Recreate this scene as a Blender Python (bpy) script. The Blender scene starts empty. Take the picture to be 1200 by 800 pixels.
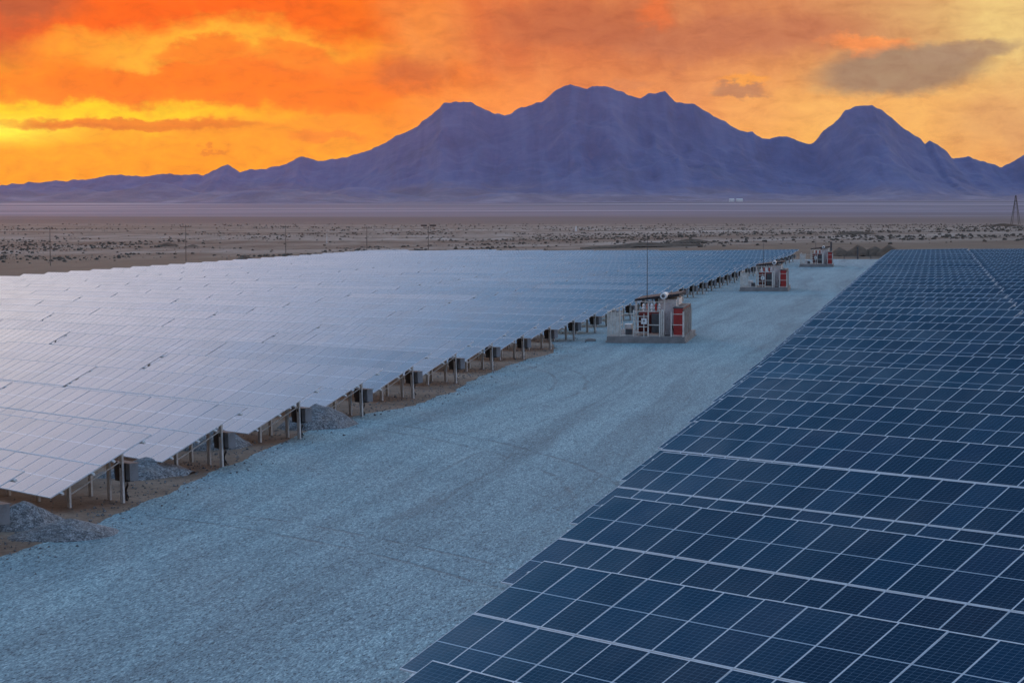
import bpy, math, random
from mathutils import Matrix, Vector, noise
random.seed(7)
R = math.radians
sc = bpy.context.scene
col = sc.collection

# ------------------------------------------------------------------ site constants (metres, camera at x=y=z=0)
YAW, PITCH, FOC = R(10.977), R(3.369), 2551.5 / 1200.0
TILT, G = R(25.38), R(42.2)
PITCHY = 10.064
MW, S = 1.086, 4.02
XR, YR0, XL, YL0 = -10.11, 30.64, -27.19, 64.03
SE, SY = 0.0262, 0.001
H_LOW = 0.50
F_PX = 2551.5

def lerp(a, b, t): return a + (b - a) * t
def sstep(a, b, x):
    t = min(1, max(0, (x - a) / (b - a))); return t * t * (3 - 2 * t)

def prof(x):
    xl = max(x, -230 + (x + 230) * .12) if x < -230 else x
    xr = x if x < 60 else 60 + (x - 60) * .05
    if x < -27: return -8.78 + SE * max(xl, -260)
    if x > -10.5: return -9.14 + SE * xr
    a, b = -8.78 + SE * -27, -9.14 + SE * -10.5
    return lerp(a, b, (x + 27) / 16.5)

CA, SA = math.cos(YAW), math.sin(YAW)
def terrain(x, y):
    z = prof(x) + SY * min(max(y, 0), 600)
    d = -x * SA + y * CA          # depth from where the picture is taken
    z = lerp(z, -12.3, sstep(750, 2300, d))
    if d > 2600:
        t = (min(d, 8700) - 2600) / 6000
        z += 72 * t ** 1.5 * (1 + .10 * math.sin(x * .0009 + 1.0))
    if d > 8900: z -= (d - 8900) * .05
    return z

# ------------------------------------------------------------------ helpers
def tag(o, label=None, cat=None, group=None, kind=None):
    if label: o['label'] = label
    if cat: o['category'] = cat
    if group: o['group'] = group
    if kind: o['kind'] = kind
    return o
def empty(name, loc=(0, 0, 0), rz=0):
    o = bpy.data.objects.new(name, None); col.objects.link(o)
    o.location = loc; o.rotation_euler.z = rz
    return o

class MB:
    """collects solids into one mesh"""
    def __init__(s): s.v = []; s.f = []; s.m = []; s.uv = {}
    def add(s, vs, fs, mi=0):
        n = len(s.v); s.v += [tuple(v) for v in vs]
        for f in fs: s.f.append(tuple(i + n for i in f)); s.m.append(mi)
    def box(s, x0, x1, y0, y1, z0, z1, mi=0, M=None):
        vs = [Vector((x, y, z)) for z in (z0, z1) for y in (y0, y1) for x in (x0, x1)]
        if M is not None: vs = [M @ v for v in vs]
        s.add(vs, [(0, 2, 3, 1), (4, 5, 7, 6), (0, 1, 5, 4), (2, 6, 7, 3), (0, 4, 6, 2), (1, 3, 7, 5)], mi)
    def bar(s, a, b, w, h=None, mi=0):
        a, b = Vector(a), Vector(b); h = h or w; d = (b - a)
        q = d.to_track_quat('Z', 'Y').to_matrix().to_4x4(); q.translation = a
        s.box(-w / 2, w / 2, -h / 2, h / 2, 0, d.length, mi, q)
    def tube(s, pts, r, n=8, mi=0, cap=True):
        rings = []
        pts = [Vector(p) for p in pts]
        rr = r if isinstance(r, (list, tuple)) else [r] * len(pts)
        for i, p in enumerate(pts):
            d = (pts[min(i + 1, len(pts) - 1)] - pts[max(i - 1, 0)])
            q = d.to_track_quat('Z', 'Y').to_matrix()
            rings.append([p + q @ Vector((rr[i] * math.cos(2 * math.pi * k / n), rr[i] * math.sin(2 * math.pi * k / n), 0)) for k in range(n)])
        vs = [v for r_ in rings for v in r_]; fs = []
        for i in range(len(pts) - 1):
            for k in range(n):
                fs.append((i * n + k, i * n + (k + 1) % n, (i + 1) * n + (k + 1) % n, (i + 1) * n + k))
        if cap: fs.append(tuple(range(n))[::-1]); fs.append(tuple((len(pts) - 1) * n + k for k in range(n)))
        s.add(vs, fs, mi)
    def mesh(s, name, mats, smooth=False):
        me = bpy.data.meshes.new(name); me.from_pydata(s.v, [], s.f)
        for m in (mats if isinstance(mats, (list, tuple)) else [mats]): me.materials.append(m)
        me.polygons.foreach_set('material_index', s.m)
        if smooth: me.polygons.foreach_set('use_smooth', [True] * len(s.f))
        me.update(); return me
    def build(s, name, mats, parent=None, smooth=False):
        return put(name, s.mesh(name, mats, smooth), parent)
def put(name, me, parent=None, loc=None):
    o = bpy.data.objects.new(name, me); col.objects.link(o)
    if parent is not None: o.parent = parent
    if loc is not None: o.location = loc
    return o
def copy_tree(o, parent=None):
    c = o.copy(); col.objects.link(c); c.parent = parent
    for ch in list(o.children): copy_tree(ch, c)
    return c

# ------------------------------------------------------------------ node helper
class NT:
    def __init__(s, tree): s.t = tree; s.n = tree.nodes; s.l = tree.links
    def node(s, typ, **kw):
        n = s.n.new(typ)
        for k, v in kw.items(): setattr(n, k, v)
        return n
    def _in(s, sock, v):
        if isinstance(v, bpy.types.NodeSocket): s.l.new(v, sock)
        elif v is not None:
            if sock.type == 'RGBA' and not isinstance(v, (int, float)) and len(v) == 3: v = (*v, 1)
            sock.default_value = v
    def m(s, op, a, b=None, c=None, clamp=False):
        n = s.node('ShaderNodeMath', operation=op, use_clamp=clamp)
        s._in(n.inputs[0], a)
        if b is not None: s._in(n.inputs[1], b)
        if c is not None: s._in(n.inputs[2], c)
        return n.outputs[0]
    def vm(s, op, a, b=None, c=None):
        n = s.node('ShaderNodeVectorMath', operation=op)
        s._in(n.inputs[0], a)
        if b is not None: s._in(n.inputs[3 if op == 'SCALE' else 1], b)
        if c is not None: s._in(n.inputs[2], c)
        return n.outputs[1 if op in ('LENGTH', 'DOT_PRODUCT', 'DISTANCE') else 0]
    def mix(s, f, a, b, blend='MIX'):
        n = s.node('ShaderNodeMix', data_type='RGBA', blend_type=blend, clamp_factor=True)
        s._in(n.inputs[0], f); s._in(n.inputs[6], a); s._in(n.inputs[7], b); return n.outputs[2]
    def ss(s, x, a, b, lo=0., hi=1.):
        n = s.node('ShaderNodeMapRange', interpolation_type='SMOOTHSTEP')
        s._in(n.inputs[0], x); n.inputs[1].default_value = a; n.inputs[2].default_value = b
        n.inputs[3].default_value = lo; n.inputs[4].default_value = hi; return n.outputs[0]
    def noise(s, vec, scale, detail=4, rough=.55, dist=0, out=0):
        n = s.node('ShaderNodeTexNoise'); s._in(n.inputs['Vector'], vec)
        n.inputs['Scale'].default_value = scale; n.inputs['Detail'].default_value = detail
        n.inputs['Roughness'].default_value = rough; n.inputs['Distortion'].default_value = dist
        return n.outputs[out]
    def xyz(s, x, y, z=0.):
        n = s.node('ShaderNodeCombineXYZ'); s._in(n.inputs[0], x); s._in(n.inputs[1], y); s._in(n.inputs[2], z); return n.outputs[0]
    def sep(s, v):
        n = s.node('ShaderNodeSeparateXYZ'); s._in(n.inputs[0], v); return n.outputs
    def ramp(s, f, stops, interp='LINEAR'):
        n = s.node('ShaderNodeValToRGB'); s._in(n.inputs[0], f); cr = n.color_ramp; cr.interpolation = interp
        while len(cr.elements) < len(stops): cr.elements.new(.5)
        for e, (p, c) in zip(cr.elements, stops): e.position = p; e.color = (*c, 1)
        return n.outputs[0]

def lin(*c):
    return tuple(((v / 255 + .055) / 1.055) ** 2.4 if v > 10 else v / 255 / 12.92 for v in c)

def new_mat(name):
    m = bpy.data.materials.new(name); m.use_nodes = True
    nt = NT(m.node_tree); b = m.node_tree.nodes['Principled BSDF']
    return m, nt, b
def setb(nt, b, **kw):
    names = dict(color='Base Color', rough='Roughness', metal='Metallic', ior='IOR', spec='Specular IOR Level', normal='Normal', coat='Coat Weight')
    for k, v in kw.items(): nt._in(b.inputs[names[k]], v)
def bump(nt, h, strength, dist):
    n = nt.node('ShaderNodeBump'); n.inputs['Strength'].default_value = strength; n.inputs['Distance'].default_value = dist
    nt._in(n.inputs['Height'], h); return n.outputs[0]

def painted(name, c, rough=.5, metal=0., var=.12, dirt=.25, scale=3.):
    """paint or metal with uneven weathering"""
    m, nt, b = new_mat(name)
    tc = nt.node('ShaderNodeTexCoord').outputs['Object']
    a = nt.noise(tc, scale, 5, .6); d = nt.noise(tc, scale * 6, 3, .6)
    f = nt.m('ADD', nt.m('MULTIPLY', a, .7), nt.m('MULTIPLY', d, .3))
    dk = tuple(v * (1 - dirt * 1.6) * w for v, w in zip(c, (1, .93, .84)))
    lt = tuple(min(1, v * (1 + var)) for v in c)
    setb(nt, b, color=nt.ramp(f, [(.3, dk), (.52, c), (.75, lt)]), rough=nt.ss(d, .2, .8, rough - .1, rough + .12), metal=metal)
    return m

# ------------------------------------------------------------------ materials
def mat_panel():
    m, nt, b = new_mat('solar_cells')
    uv = nt.node('ShaderNodeUVMap', uv_map='UVMap').outputs[0]
    idv = nt.node('ShaderNodeUVMap', uv_map='panel_id').outputs[0]
    oi = nt.node('ShaderNodeObjectInfo').outputs['Random']
    u, v, _ = nt.sep(uv)
    iu, iv, _ = nt.sep(idv)
    wn = nt.node('ShaderNodeTexWhiteNoise', noise_dimensions='3D'); nt._in(wn.inputs[0], nt.xyz(iu, iv, nt.m('MULTIPLY', oi, 61.7)))
    rnd, rcol = wn.outputs[0], wn.outputs[1]
    def grid(x, n, w):
        f = nt.m('FRACT', nt.m('MULTIPLY', x, n)); d = nt.m('ABSOLUTE', nt.m('SUBTRACT', f, .5))
        return nt.m('GREATER_THAN', d, .5 - w)
    gu = grid(u, 6, .022); gv = grid(v, 24, .035)
    busf = nt.m('FRACT', nt.m('MULTIPLY', u, 30)); bus = nt.m('GREATER_THAN', nt.m('ABSOLUTE', nt.m('SUBTRACT', busf, .5)), .46)
    mid = nt.m('LESS_THAN', nt.m('ABSOLUTE', nt.m('SUBTRACT', v, .5)), .0065)
    cell = nt.ramp(rnd, [(0, (.008, .013, .034)), (.3, (.006, .017, .042)), (.6, (.005, .020, .046)), (.85, (.006, .028, .066)), (1, (.018, .022, .050))])
    c = nt.mix(nt.m('MULTIPLY', bus, .13), cell, (.25, .32, .40))
    c = nt.mix(nt.m('MULTIPLY', nt.m('MAXIMUM', gu, gv), .42), c, (.30, .38, .46))
    c = nt.mix(nt.m('MULTIPLY', mid, .8), c, (.55, .62, .68))
    # thin uneven dust film: more towards the low edge of each module
    geo = nt.node('ShaderNodeNewGeometry').outputs['Position']
    dn = nt.noise(geo, .35, 4, .6)
    dust = nt.m('MULTIPLY', nt.ss(dn, .3, .8, .0, .03), nt.m('ADD', .5, rnd))
    low = nt.m('MULTIPLY', nt.ss(v, .06, 0., 0, .08), nt.ss(nt.noise(geo, 3., 3), .35, .7))
    c = nt.mix(nt.m('ADD', dust, low), c, (.25, .26, .26))
    setb(nt, b, color=c, rough=nt.ss(dn, .3, .75, .10, .2), ior=PANEL_IOR)
    return m
PANEL_IOR = 1.55
M = {}
M['panel'] = mat_panel()
M['alu'] = painted('anodised_aluminium', (.66, .69, .72), .45, .12, .06, .08)
M['backsheet'] = painted('white_backsheet', (.55, .55, .54), .6)
M['galv'] = painted('galvanised_steel', (.66, .67, .65), .6, .05, .1, .2, 5)
M['black'] = painted('black_casing', (.018, .018, .02), .5)
M['lightbox'] = painted('light_grey_casing', (.21, .225, .24), .85)
M['white'] = painted('white_painted_steel', (.74, .76, .74), .5, 0, .08, .2)
M['cream'] = painted('cream_painted_steel', (.64, .62, .55), .55, 0, .1, .3)
M['red'] = painted('red_painted_steel', (.36, .022, .018), .5, 0, .15, .25)
M['darkred'] = painted('rusty_red_fins', (.22, .04, .03), .6, 0, .2, .4, 6)
M['roof'] = painted('dark_roof_sheet', (.03, .03, .034), .85)
M['darkgrey'] = painted('dark_grey_steel', (.07, .075, .08), .6)
M['wood'] = painted('weathered_wood', (.20, .165, .135), .8)
M['porcelain'] = painted('brown_porcelain', (.12, .05, .03), .3)
M['wire'] = painted('fence_steel', (.08, .08, .08), .6)

def mat_concrete():
    m, nt, b = new_mat('concrete')
    tc = nt.node('ShaderNodeTexCoord').outputs['Object']
    a = nt.noise(tc, 1.2, 6, .6); d = nt.noise(tc, 18, 4, .6)
    c = nt.ramp(nt.m('ADD', nt.m('MULTIPLY', a, .7), nt.m('MULTIPLY', d, .3)), [(.3, (.13, .125, .115)), (.55, (.26, .25, .235)), (.75, (.33, .32, .30))])
    setb(nt, b, color=c, rough=.85, normal=bump(nt, d, .4, .02)); return m
M['concrete'] = mat_concrete()

def mat_gravel(pile=False):
    m, nt, b = new_mat('gravel_heap' if pile else 'compacted_gravel')
    geo = nt.node('ShaderNodeNewGeometry').outputs['Position']
    x, y, z = nt.sep(geo)
    gs = geo if pile else nt.vm('MULTIPLY', geo, (1., .24, 1.))
    vo = nt.node('ShaderNodeTexVoronoi'); nt._in(vo.inputs['Vector'], gs); vo.inputs['Scale'].default_value = 26 if pile else 42
    vcol = nt.sep(vo.outputs['Color'])[0]
    v2 = nt.node('ShaderNodeTexVoronoi'); nt._in(v2.inputs['Vector'], gs); v2.inputs['Scale'].default_value = 9. if pile else 22.
    v2c = nt.sep(v2.outputs['Color'])[0]
    grain = nt.m('ADD', nt.m('MULTIPLY', vcol, .6), nt.m('MULTIPLY', v2c, .4))
    if pile:
        base = nt.ramp(grain, [(.12, (.05, .055, .06)), (.5, (.15, .157, .165)), (.9, (.36, .37, .38))])
        n1 = nt.noise(geo, 1.6, 4, .6)
        base = nt.mix(nt.ss(n1, .5, .75, 0, .35), base, (.26, .21, .16))
        h = nt.m('ADD', vcol, v2c)
        setb(nt, b, color=base, rough=.9, normal=bump(nt, h, .7, .03)); return m
    base = nt.ramp(grain, [(.10, (.045, .09, .112)), (.35, (.14, .25, .29)), (.7, (.245, .39, .42)), (.93, (.44, .62, .65))])
    # broad patches and wheel-worn lanes running with the road
    wob = nt.noise(nt.xyz(nt.m('MULTIPLY', x, .1), nt.m('MULTIPLY', y, .02), 0.), 1., 3, .5)
    xx = nt.m('ADD', x, nt.m('MULTIPLY', wob, 7.))
    lanes = nt.noise(nt.xyz(nt.m('MULTIPLY', xx, .55), nt.m('MULTIPLY', y, .016), 3.), 1., 5, .60)
    lanes2 = nt.noise(nt.xyz(nt.m('MULTIPLY', xx, 2.6), nt.m('MULTIPLY', y, .035), 9.), 1., 4, .6)
    patch = nt.noise(geo, .16, 5, .6)
    mott = nt.noise(nt.vm('MULTIPLY', geo, (1., .3, 1.)), 1.6, 5, .65)
    f = nt.m('ADD', nt.m('ADD', nt.m('MULTIPLY', lanes, .6), nt.m('MULTIPLY', lanes2, .2)), nt.m('MULTIPLY', patch, .2))
    gain = nt.ramp(f, [(.36, (.60, .62, .64)), (.45, (.82, .84, .85)), (.53, (1.0, 1.0, 1.0)), (.62, (1.20, 1.18, 1.15))])
    c = nt.mix(1., base, gain, 'MULTIPLY')
    c = nt.mix(1., c, nt.ramp(mott, [(.3, (.95, .95, .96)), (.7, (1.04, 1.04, 1.04))]), 'MULTIPLY')
    rut = nt.m('MULTIPLY', nt.ss(lanes2, .585, .66), nt.ss(nt.noise(geo, .09, 3), .42, .6))
    c = nt.mix(nt.m('MULTIPLY', rut, .38), c, (.06, .085, .10))
    # turning tyre marks
    tr = None
    tn = nt.m('MULTIPLY', nt.m('SUBTRACT', nt.noise(geo, .12, 2), .5), .8)
    for cx, cy, rad, ylo, yhi in TRACKS:
        d = nt.vm('DISTANCE', nt.xyz(x, y, 0.), (cx, cy, 0))
        for off in (0, 1.75):
            k = nt.m('ABSOLUTE', nt.m('SUBTRACT', nt.m('ADD', d, tn), rad + off))
            k = nt.ss(k, .03, .16, 1, 0)
            k = nt.m('MULTIPLY', k, nt.m('MULTIPLY', nt.ss(y, ylo, ylo + 5), nt.ss(y, yhi - 5, yhi, 1, 0)))
            tr = k if tr is None else nt.m('MAXIMUM', tr, k)
    tr = nt.m('MULTIPLY', tr, nt.ss(nt.noise(geo, .7, 3), .35, .6))
    c = nt.mix(nt.m('MULTIPLY', tr, .42), c, (.05, .06, .07))
    # pale dust drifting on from the soil side
    setb(nt, b, color=c, rough=.92)
    h = nt.m('ADD', nt.m('ADD', nt.m('MULTIPLY', vcol, .5), nt.m('MULTIPLY', v2c, .4)), nt.m('SUBTRACT', nt.m('MULTIPLY', lanes2, 3.), nt.m('MULTIPLY', tr, 2.)))
    setb(nt, b, normal=bump(nt, h, .6, .016))
    return m
TRACKS = [(-42.3, 27.8, 40.5, 50, 68), (-51, 61, 40.6, 68, 98), (-62, 112, 42., 98, 138)]
M['gravel'] = mat_gravel()
M['pile'] = mat_gravel(True)

def mat_ground():
    m, nt, b = new_mat('desert_soil')
    geo = nt.node('ShaderNodeNewGeometry').outputs['Position']
    x, y, z = nt.sep(geo)
    dp = nt.m('ADD', nt.m('MULTIPLY', x, -SA), nt.m('MULTIPLY', y, CA))
    la = nt.m('ADD', nt.m('MULTIPLY', x, CA), nt.m('MULTIPLY', y, SA))
    n1 = nt.noise(geo, .35, 6, .6); n2 = nt.noise(geo, 4., 5, .65); n3 = nt.noise(geo, 28., 3, .6)
    f = nt.m('ADD', nt.m('ADD', nt.m('MULTIPLY', n1, .5), nt.m('MULTIPLY', n2, .35)), nt.m('MULTIPLY', n3, .15))
    near = nt.ramp(f, [(.32, (.085, .055, .038)), (.45, (.165, .11, .075)), (.56, (.24, .17, .12)), (.68, (.34, .27, .21))])
    # the open plain: braided wash lines and pale pans
    br = nt.noise(nt.xyz(nt.m('MULTIPLY', la, .0014), nt.m('MULTIPLY', dp, .0055), 0.), 1., 6, .6, .6)
    br2 = nt.noise(nt.xyz(nt.m('MULTIPLY', la, .006), nt.m('MULTIPLY', dp, .013), 5.), 1., 6, .7, .3)
    fleck = nt.noise(nt.xyz(nt.m('MULTIPLY', la, .07), nt.m('MULTIPLY', dp, .011), 5.), 1., 4, .7)
    fp = nt.m('ADD', nt.m('ADD', nt.m('MULTIPLY', br, .35), nt.m('MULTIPLY', br2, .32)), nt.m('MULTIPLY', fleck, .33))
    plain = nt.ramp(fp, [(.41, (.055, .045, .034)), (.46, (.115, .095, .072)), (.50, (.175, .15, .122)), (.55, (.25, .22, .185)), (.61, (.37, .34, .30))])
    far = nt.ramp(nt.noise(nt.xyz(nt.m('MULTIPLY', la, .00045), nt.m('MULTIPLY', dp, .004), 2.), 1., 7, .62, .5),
                  [(.36, (.10, .10, .145)), (.47, (.145, .14, .20)), (.54, (.20, .185, .25)), (.61, (.32, .30, .36)), (.70, (.46, .43, .47))])  # violet haze tint painted into the far plain, matching the mountains
    olive = nt.ramp(fp, [(.38, (.055, .045, .03)), (.5, (.10, .083, .058)), (.62, (.16, .135, .10))])
    c = nt.mix(nt.ss(dp, 260, 480), near, olive)
    c = nt.mix(nt.ss(nt.m('ADD', dp, nt.m('MULTIPLY', la, .25)), 620, 780), c, plain)
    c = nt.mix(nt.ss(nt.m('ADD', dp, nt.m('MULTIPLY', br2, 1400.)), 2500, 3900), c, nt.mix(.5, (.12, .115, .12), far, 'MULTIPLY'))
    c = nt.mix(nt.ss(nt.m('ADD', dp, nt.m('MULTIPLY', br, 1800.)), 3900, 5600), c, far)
    setb(nt, b, color=c, rough=.95, normal=bump(nt, nt.m('ADD', n2, nt.m('MULTIPLY', n3, .4)), .6, .08))
    return m
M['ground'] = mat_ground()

def mat_rock():
    m, nt, b = new_mat('mountain_rock_haze_tint')
    geo = nt.node('ShaderNodeNewGeometry').outputs['Position']
    n1 = nt.noise(geo, .0035, 7, .6, .4); n2 = nt.noise(geo, .02, 5, .6)
    f = nt.m('ADD', nt.m('MULTIPLY', n1, .7), nt.m('MULTIPLY', n2, .3))
    c = nt.ramp(f, [(.3, (.055, .10, .215)), (.5, (.092, .14, .29)), (.7, (.145, .18, .335))])  # blue of the distant haze is put into the rock colour
    la = nt.m('ADD', nt.m('MULTIPLY', nt.sep(geo)[0], CA), nt.m('MULTIPLY', nt.sep(geo)[1], SA))
    chute = nt.noise(nt.xyz(nt.m('MULTIPLY', la, .014), nt.m('MULTIPLY', nt.sep(geo)[2], .004), 1.), 1., 5, .6, .8)
    c = nt.mix(1., c, nt.ramp(chute, [(.38, (.84, .86, .90)), (.5, (.96, .97, 1)), (.62, (1.10, 1.07, 1.05))]), 'MULTIPLY')
    # pale gravel fans spreading out from the mountain foot, haze lavender mixed into their colour
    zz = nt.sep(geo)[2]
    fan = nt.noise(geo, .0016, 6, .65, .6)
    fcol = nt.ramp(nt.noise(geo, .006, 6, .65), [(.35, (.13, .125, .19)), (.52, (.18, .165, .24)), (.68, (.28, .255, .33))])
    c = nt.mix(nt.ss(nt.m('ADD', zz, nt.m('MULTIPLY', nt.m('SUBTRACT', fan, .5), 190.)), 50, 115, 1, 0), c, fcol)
    setb(nt, b, color=c, rough=.95, normal=bump(nt, nt.m('ADD', n1, nt.m('MULTIPLY', n2, .3)), .5, 30.)); return m
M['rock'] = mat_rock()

def flat(name, c, rough=.9, sc_=2.):
    m, nt, b = new_mat(name)
    geo = nt.node('ShaderNodeNewGeometry').outputs['Position']
    n = nt.noise(geo, sc_, 5, .65)
    setb(nt, b, color=nt.ramp(n, [(.3, tuple(v * .55 for v in c)), (.5, c), (.72, tuple(min(1, v * 1.5) for v in c))]), rough=rough); return m
M['scrub'] = flat('dry_scrub', (.085, .072, .055), .9, .3)
M['soilheap'] = flat('dark_soil_heap', (.12, .08, .052), .95, .8)

# ------------------------------------------------------------------ ground sheet
def grid_mesh(name, xs, ys, fn, mat, smooth=True, warp=None):
    vs = []; nx, ny = len(xs), len(ys)
    for y in ys:
        for x in xs:
            p = warp(x, y) if warp else (x, y)
            vs.append((p[0], p[1], fn(*p)))
    fs = [(j * nx + i, j * nx + i + 1, (j + 1) * nx + i + 1, (j + 1) * nx + i) for j in range(ny - 1) for i in range(nx - 1)]
    me = bpy.data.meshes.new(name); me.from_pydata(vs, [], fs); me.materials.append(mat)
    me.polygons.foreach_set('use_smooth', [smooth] * len(fs)); me.update()
    return put(name, me)
def spread(a, b, first, ratio):
    out = [a]; st = first
    while out[-1] + st < b: out.append(out[-1] + st); st *= ratio
    out.append(b); return out
xs = [-v for v in spread(27, 12500, 6, 1.16)][::-1] + [-27, -21.5, -16, -10.5] + spread(-10.4, 12500, 6, 1.16)
xs = sorted(set(round(v, 3) for v in xs))
ys = [-3000, -800, -200, -50] + spread(0, 14500, 10, 1.035)
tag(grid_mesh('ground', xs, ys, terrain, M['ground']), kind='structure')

# gravel road: a sheet with an uneven left edge
ROAD_PTS = [(-60, -24.9), (45, -25.3), (56, -25.0), (62, -24.9), (80, -25.9), (95, -26.7), (103.2, -24.86), (110.9, -24.77), (122.8, -25.53), (134.4, -25.63), (142.9, -24.93), (150.2, -26.03), (165, -29.5), (200, -28.9), (240, -28.9), (260, -28.9), (300, -28.6), (440, -29.5), (500, -29.5)]
def road_left(y):
    pts = ROAD_PTS
    for (a, xa), (b, xb) in zip(pts, pts[1:]):
        if a <= y <= b: return lerp(xa, xb, (y - a) / (b - a)) + .28 * (noise.noise(Vector((y * .31, 0, 0))) + .5 * noise.noise(Vector((y * 1.1, 4, 0)))) + .10 * noise.noise(Vector((y * 4.1, 4, 2)))
    return -25
ry = []
y = -40
while y < 432: ry.append(y); y += .35 if y < 160 else 1.2
NXR = 12
def road_warp(i, y):
    xl = road_left(y); xr = -9.9 + .1 * noise.noise(Vector((y * .4, 8, 0)))
    if i == 0: return (xl, y)
    return (lerp(xl, xr, i / NXR), y)
tag(grid_mesh('gravel_road', list(range(NXR + 1)), ry, lambda x, y: terrain(x, y) + .018, M['gravel'], warp=road_warp), kind='structure')

# ------------------------------------------------------------------ mountains (own distance 9 km, real height and depth)
SIL = [(-900, 232), (-500, 226), (-250, 224), (-60, 221), (0, 218), (40, 213), (100, 211), (130, 205), (170, 206), (200, 203), (240, 206), (258, 196), (268, 193), (283, 201), (300, 198), (330, 194), (355, 184), (375, 188), (400, 186), (430, 178), (450, 168), (470, 157), (490, 148), (505, 135), (520, 120), (550, 119), (565, 125), (580, 133), (598, 134), (625, 122), (640, 115), (650, 107), (668, 100), (680, 102), (686, 105), (692, 101), (710, 101), (722, 106), (735, 112), (750, 115), (760, 109), (770, 110), (778, 108), (790, 118), (812, 121), (825, 130), (845, 142), (865, 153), (880, 155), (893, 161), (920, 160), (935, 165), (950, 169), (962, 155), (975, 145), (988, 130), (1000, 124), (1020, 123), (1030, 129), (1050, 145), (1070, 158), (1082, 167), (1087, 164), (1095, 168), (1105, 176), (1115, 186), (1135, 185), (1150, 189), (1160, 192), (1172, 196), (1185, 188), (1200, 182), (1240, 172), (1300, 184), (1400, 205), (1600, 190), (1800, 215), (2200, 222)]
DM = 9000.
def to_world(lx, dy): return (lx * CA - dy * SA, lx * SA + dy * CA)
def sil(px):
    for (a, ya), (b, yb) in zip(SIL, SIL[1:]):
        if a <= px <= b: return (249.8 - lerp(ya, yb, (px - a) / (b - a))) / F_PX
    return .006
HILLS = [(330, 13, 95, 7400), (250, 8, 60, 7700), (430, 13, 70, 7900), (560, 15, 60, 8000), (600, 10, 70, 7300), (720, 8, 110, 7500), (880, 7, 90, 7800), (180, 14, 80, 8200), (60, 12, 120, 8300), (1050, 6, 150, 7600), (500, 24, 60, 8350), (-200, 8, 150, 8000), (1350, 12, 150, 8000)]
def mount_h(lx, dy):
    px = 600 + lx / DM * F_PX
    Hc = sil(px) * DM
    hx = max(Hc - 40, 10)
    # depth profile: rugged front face, gentler apron
    crest = DM + 60 * noise.noise(Vector((lx * .0011, 0, 3)))
    wf = 420 + hx * 2.3
    if dy <= crest: s_ = (dy - (crest - wf)) / wf
    else: s_ = 1 - (dy - crest) / (wf * .8)
    s_ = max(0., min(1., s_))
    p = Vector((lx * .0022, dy * .0016, 0))
    rg = 1 - abs(noise.noise(p) * 2); rg2 = 1 - abs(noise.noise(Vector((lx * .0075, dy * .004, 7))) * 2)
    rg3 = noise.noise(Vector((lx * .022, dy * .014, 1)))
    side = s_ * (1 - s_) * 4
    h = (.32 * s_ + .68 * s_ ** 1.9)
    h = h * (1 - .25 * side * (1 - rg) - .12 * side * (1 - rg2)) + .02 * rg3 * side
    gz = terrain(*to_world(lx, dy)) - 5
    rg4 = noise.noise(Vector((lx * .06, dy * .04, 9)))
    jag = noise.noise(Vector((lx * .012, 3, 5))) * 7 + noise.noise(Vector((lx * .045, 0, 5))) * 6
    z = gz + max(Hc - gz, 10) * h + rg3 * 5 * s_ + rg4 * 5 * side + jag * s_ ** 6
    if s_ <= 0: z = gz - 20
    for c, hh, w, d in HILLS:
        cx = (c - 600) / F_PX * d
        r = ((lx - cx) / (w / F_PX * d)) ** 2 + ((dy - d) / 260) ** 2
        if r < 5:
            hz = terrain(*to_world(lx, dy)) - 6 + (hh * 1.3 / F_PX * d) * math.exp(-r) * (1 + .5 * noise.noise(Vector((lx * .006, dy * .006, 2)))) + 5 * noise.noise(Vector((lx * .02, dy * .02, 2)))
            z = max(z, hz if r < 3.5 else -50)
    return z
lxs = [-8200 + i * 60 for i in range(85)] + [-3100 + i * 10 for i in range(621)] + [3160 + i * 60 for i in range(85)]
dys = [6900 + i * 45 for i in range(30)] + [8250 + i * 16 for i in range(60)] + [9210 + i * 70 for i in range(22)]
vs = []; nx = len(lxs)
for dy in dys:
    for lx in lxs:
        X, Y = to_world(lx, dy); z = mount_h(lx, dy)
        vs.append((X, Y, max(z, terrain(X, Y) - 25)))
fs = [(j * nx + i, j * nx + i + 1, (j + 1) * nx + i + 1, (j + 1) * nx + i) for j in range(len(dys) - 1) for i in range(nx - 1)]
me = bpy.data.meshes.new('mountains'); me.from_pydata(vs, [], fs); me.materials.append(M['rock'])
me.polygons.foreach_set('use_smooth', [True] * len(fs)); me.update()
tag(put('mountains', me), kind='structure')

# ------------------------------------------------------------------ solar tables
def module_geo(mb, uvs, ids, x0, y0, idx):
    """one framed module lying in the local xy plane, low left corner at x0,y0"""
    w, l, t, fr, fy = MW - .005, S / 2 - .020, .04, .018, .026
    x0 += .0025; y0 += .010
    n = len(mb.v)
    o = [(x0, y0), (x0 + w, y0), (x0 + w, y0 + l), (x0, y0 + l)]
    i_ = [(x0 + fr, y0 + fy), (x0 + w - fr, y0 + fy), (x0 + w - fr, y0 + l - fy), (x0 + fr, y0 + l - fy)]
    vs = [(*p, 0) for p in o] + [(*p, t) for p in o] + [(*p, t) for p in i_] + [(*p, t - .004) for p in i_]
    frame = []
    for a in range(4):
        b_ = (a + 1) % 4
        frame += [(a, b_, 4 + b_, 4 + a), (4 + a, 4 + b_, 8 + b_, 8 + a), (8 + a, 8 + b_, 12 + b_, 12 + a)]
    mb.add(vs, frame, 1)
    mb.add([], [], 0)
    base = n
    mb.f.append(tuple(base + k for k in (12, 13, 14, 15))); mb.m.append(0); uvs[len(mb.f) - 1] = idx
    mb.f.append(tuple(base + k for k in (3, 2, 1, 0))); mb.m.append(2)
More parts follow.
